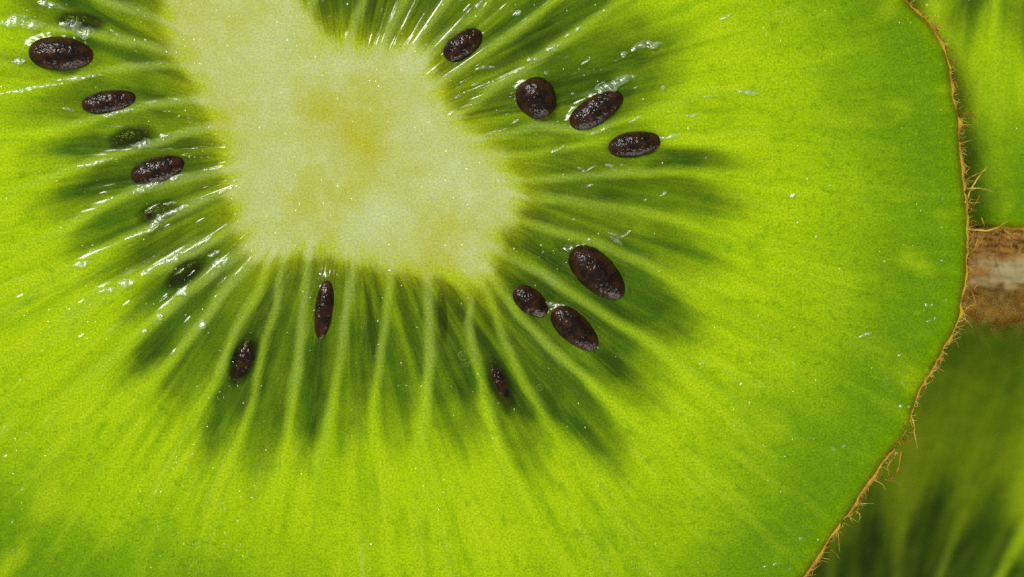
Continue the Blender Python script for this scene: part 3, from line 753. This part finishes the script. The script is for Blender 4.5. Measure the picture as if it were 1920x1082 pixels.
def fuzz(Gd, parent, count, z_top, origin, to_world, dep=(0.0, 0.1), length=(6, 20), mat=HAIR_DARK, rad=0.8, name='skin_fuzz', seed=1, along=0.8, arc=None):
    """short fuzz growing from the skin"""
    r_ = np.random.default_rng(seed)
    sv, ths = Gd['sv'], Gd['ths']; M = sv.shape[1]
    vs, qs, off = [], [], 0
    for _ in range(count):
        i = r_.integers(0, len(ths)) if arc is None else int(np.argmin(np.abs(ths - r_.uniform(*arc)))); j = r_.integers(int(dep[0] * (M - 1)), int(dep[1] * (M - 1)) + 1)
        p0 = sv[i, j]; th_ = ths[i]
        L = r_.uniform(*length) * K
        out = np.array([math.cos(th_), -math.sin(th_), 0]); tan = np.array([math.sin(th_), math.cos(th_), 0])
        d = out * r_.uniform(0.15, 1) + tan * r_.normal(0, along) + np.array([0, 0, r_.uniform(-0.7, 0.45)])
        d /= np.linalg.norm(d); bend = r_.normal(0, 0.35, 3)
        t = np.linspace(0, 1, 4)[:, None]
        P = p0 + d * L * t + bend * L * t * t
        v, q = tube(P, rad * K * (1 - 0.7 * t[:, 0]), 3)
        vs.append(v); qs.append(q + off); off += len(v)
    o = mesh_obj(name, np.vstack(vs), np.vstack(qs), mat, parent); o['kind'] = 'stuff'
    return o
fuzz(G, G['skin'], 260, 0, O, W, (0.05, 0.25), (5, 15), HAIR_DARK, 0.8, seed=3, arc=(-0.6, 1.2))
fuzz(G, G['skin'], 800, 0, O, W, (0.03, 0.2), (5, 16), HAIR, 0.8, seed=4, arc=(-0.6, 1.2))
fuzz(G, G['skin'], 30, 0, O, W, (0.05, 0.2), (16, 36), HAIR, 0.9, seed=5, arc=(-0.6, 1.2))

# ------------------------------------------------------------------ the two slices underneath
def generic_slice(parent, centre_px, z_top, thick, rad_x, rad_y, n_ch, core_r, tip, seed_no, NTH, rings, flare):
    r_ = np.random.default_rng(seed_no)
    f = (DIST - z_top) / DIST
    cx, cy = centre_px
    tw = lambda x, y: ((np.asarray(x) - 960) * K * f, (541 - np.asarray(y)) * K * f)
    core = [(cx + core_r * 1.25 * math.cos(a), cy + core_r * 0.85 * math.sin(a)) for a in np.linspace(0, 2 * np.pi, 24, endpoint=False)]
    rim = [(cx + rad_x * math.cos(a) * (1 + 0.008 * math.sin(5 * a + seed_no)), cy + rad_y * math.sin(a)) for a in np.linspace(0, 2 * np.pi, 40, endpoint=False)]
    rays, tips = [], []
    angs = np.linspace(np.pi, -np.pi, n_ch, endpoint=False) + r_.normal(0, 0.02, n_ch)
    for i, a in enumerate(angs):
        rr = core_r / math.hypot(math.cos(a) / 1.25, math.sin(a) / 0.85)
        pl = [(cx + q * math.cos(a + e), cy + q * math.sin(a + e)) for q, e in ((rr, 0), ((rr + tip) / 2, r_.normal(0, .01)), (tip * 1.1, r_.normal(0, .015)))]
        rays.append((pl, r_.uniform(8, 12), r_.uniform(.2, .4)))
        a2 = a - np.pi / n_ch; t2 = tip * r_.uniform(0.9, 1.1)
        tips.append((cx + t2 * math.cos(a2), cy + t2 * math.sin(a2)))
    Gd = build_slice(parent, (cx, cy), core, rim, rays, tips, NTH, rings, z_top, thick, (), None, flare, tw, 120, seed_no, 9.0, False)
    return Gd, tw

Z_A = -T_TOP - 0.1e-3
T_A = 6.2e-3
Z_B = Z_A - T_A - 0.05e-3
T_B = 4.0e-3
ca = (1935, -670)
slice_a = thing('kiwi_slice', 'bright green kiwi slice at the upper right, fuzzy brown skin along its lower edge', 'kiwi slice',
                (*at(*ca, Z_A), Z_A - T_A))
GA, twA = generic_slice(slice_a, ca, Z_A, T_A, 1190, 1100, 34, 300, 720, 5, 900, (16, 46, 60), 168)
fuzz(GA, GA['skin'], 1300, Z_A, ca, twA, (0.05, 0.35), (8, 26), HAIR_DARK, 1.5, seed=7, arc=(1.25, 1.9))
fuzz(GA, GA['skin'], 1700, Z_A, ca, twA, (0.72, 0.97), (8, 30), HAIR, 1.6, seed=8, arc=(1.25, 1.9))
fuzz(GA, GA['skin'], 350, Z_A, ca, twA, (0.6, 0.97), (8, 30), HAIR_DARK, 1.6, seed=9, arc=(1.25, 1.9))

cb = (1570, 1610)
slice_b = thing('kiwi_slice', 'shadowed dark green kiwi slice in the lower right corner, lowest of the three', 'kiwi slice',
                (*at(*cb, Z_B), Z_B - T_B))
GB, twB = generic_slice(slice_b, cb, Z_B, T_B, 1190, 1150, 36, 300, 690, 9, 900, (16, 70, 50), 0)

fuzz(GA, GA['skin'], 420, Z_A, ca, twA, (0.66, 0.97), (26, 70), HAIR, 1.7, seed=21, arc=(1.45, 1.78), along=1.5)
fuzz(GA, GA['skin'], 160, Z_A, ca, twA, (0.1, 0.5), (20, 50), HAIR, 1.3, seed=22, arc=(1.45, 1.78), along=1.5)

for p in (main, slice_a, slice_b):
    adopt(p)

# ------------------------------------------------------------------ what they lie on (never in view)
tb = NT('table_wood')
tcn = tb.n('ShaderNodeTexCoord').outputs['Object']
tn = tb.noise(tb.vmath('MULTIPLY', tcn, (30, 400, 30)), 1.0, 4.0)
TABLE = tb.done(tb.n('ShaderNodeBsdfPrincipled', None, Base_Color=tb.mix(tn.outputs[0], srgb(96, 70, 44), srgb(138, 104, 68)), Roughness=0.6).outputs[0])
zt = Z_B - T_B - 0.05e-3
tt = mesh_obj('table_top', [(-.3, -.3, zt), (.3, -.3, zt), (.3, .3, zt), (-.3, .3, zt), (-.3, -.3, zt - .02), (.3, -.3, zt - .02), (.3, .3, zt - .02), (-.3, .3, zt - .02)],
              [(0, 1, 2, 3), (7, 6, 5, 4), (0, 4, 5, 1), (1, 5, 6, 2), (2, 6, 7, 3), (3, 7, 4, 0)], TABLE, None, smooth=False)
tt['kind'] = 'structure'
for o in scene.objects:
    if '_ad' in o: del o['_ad']
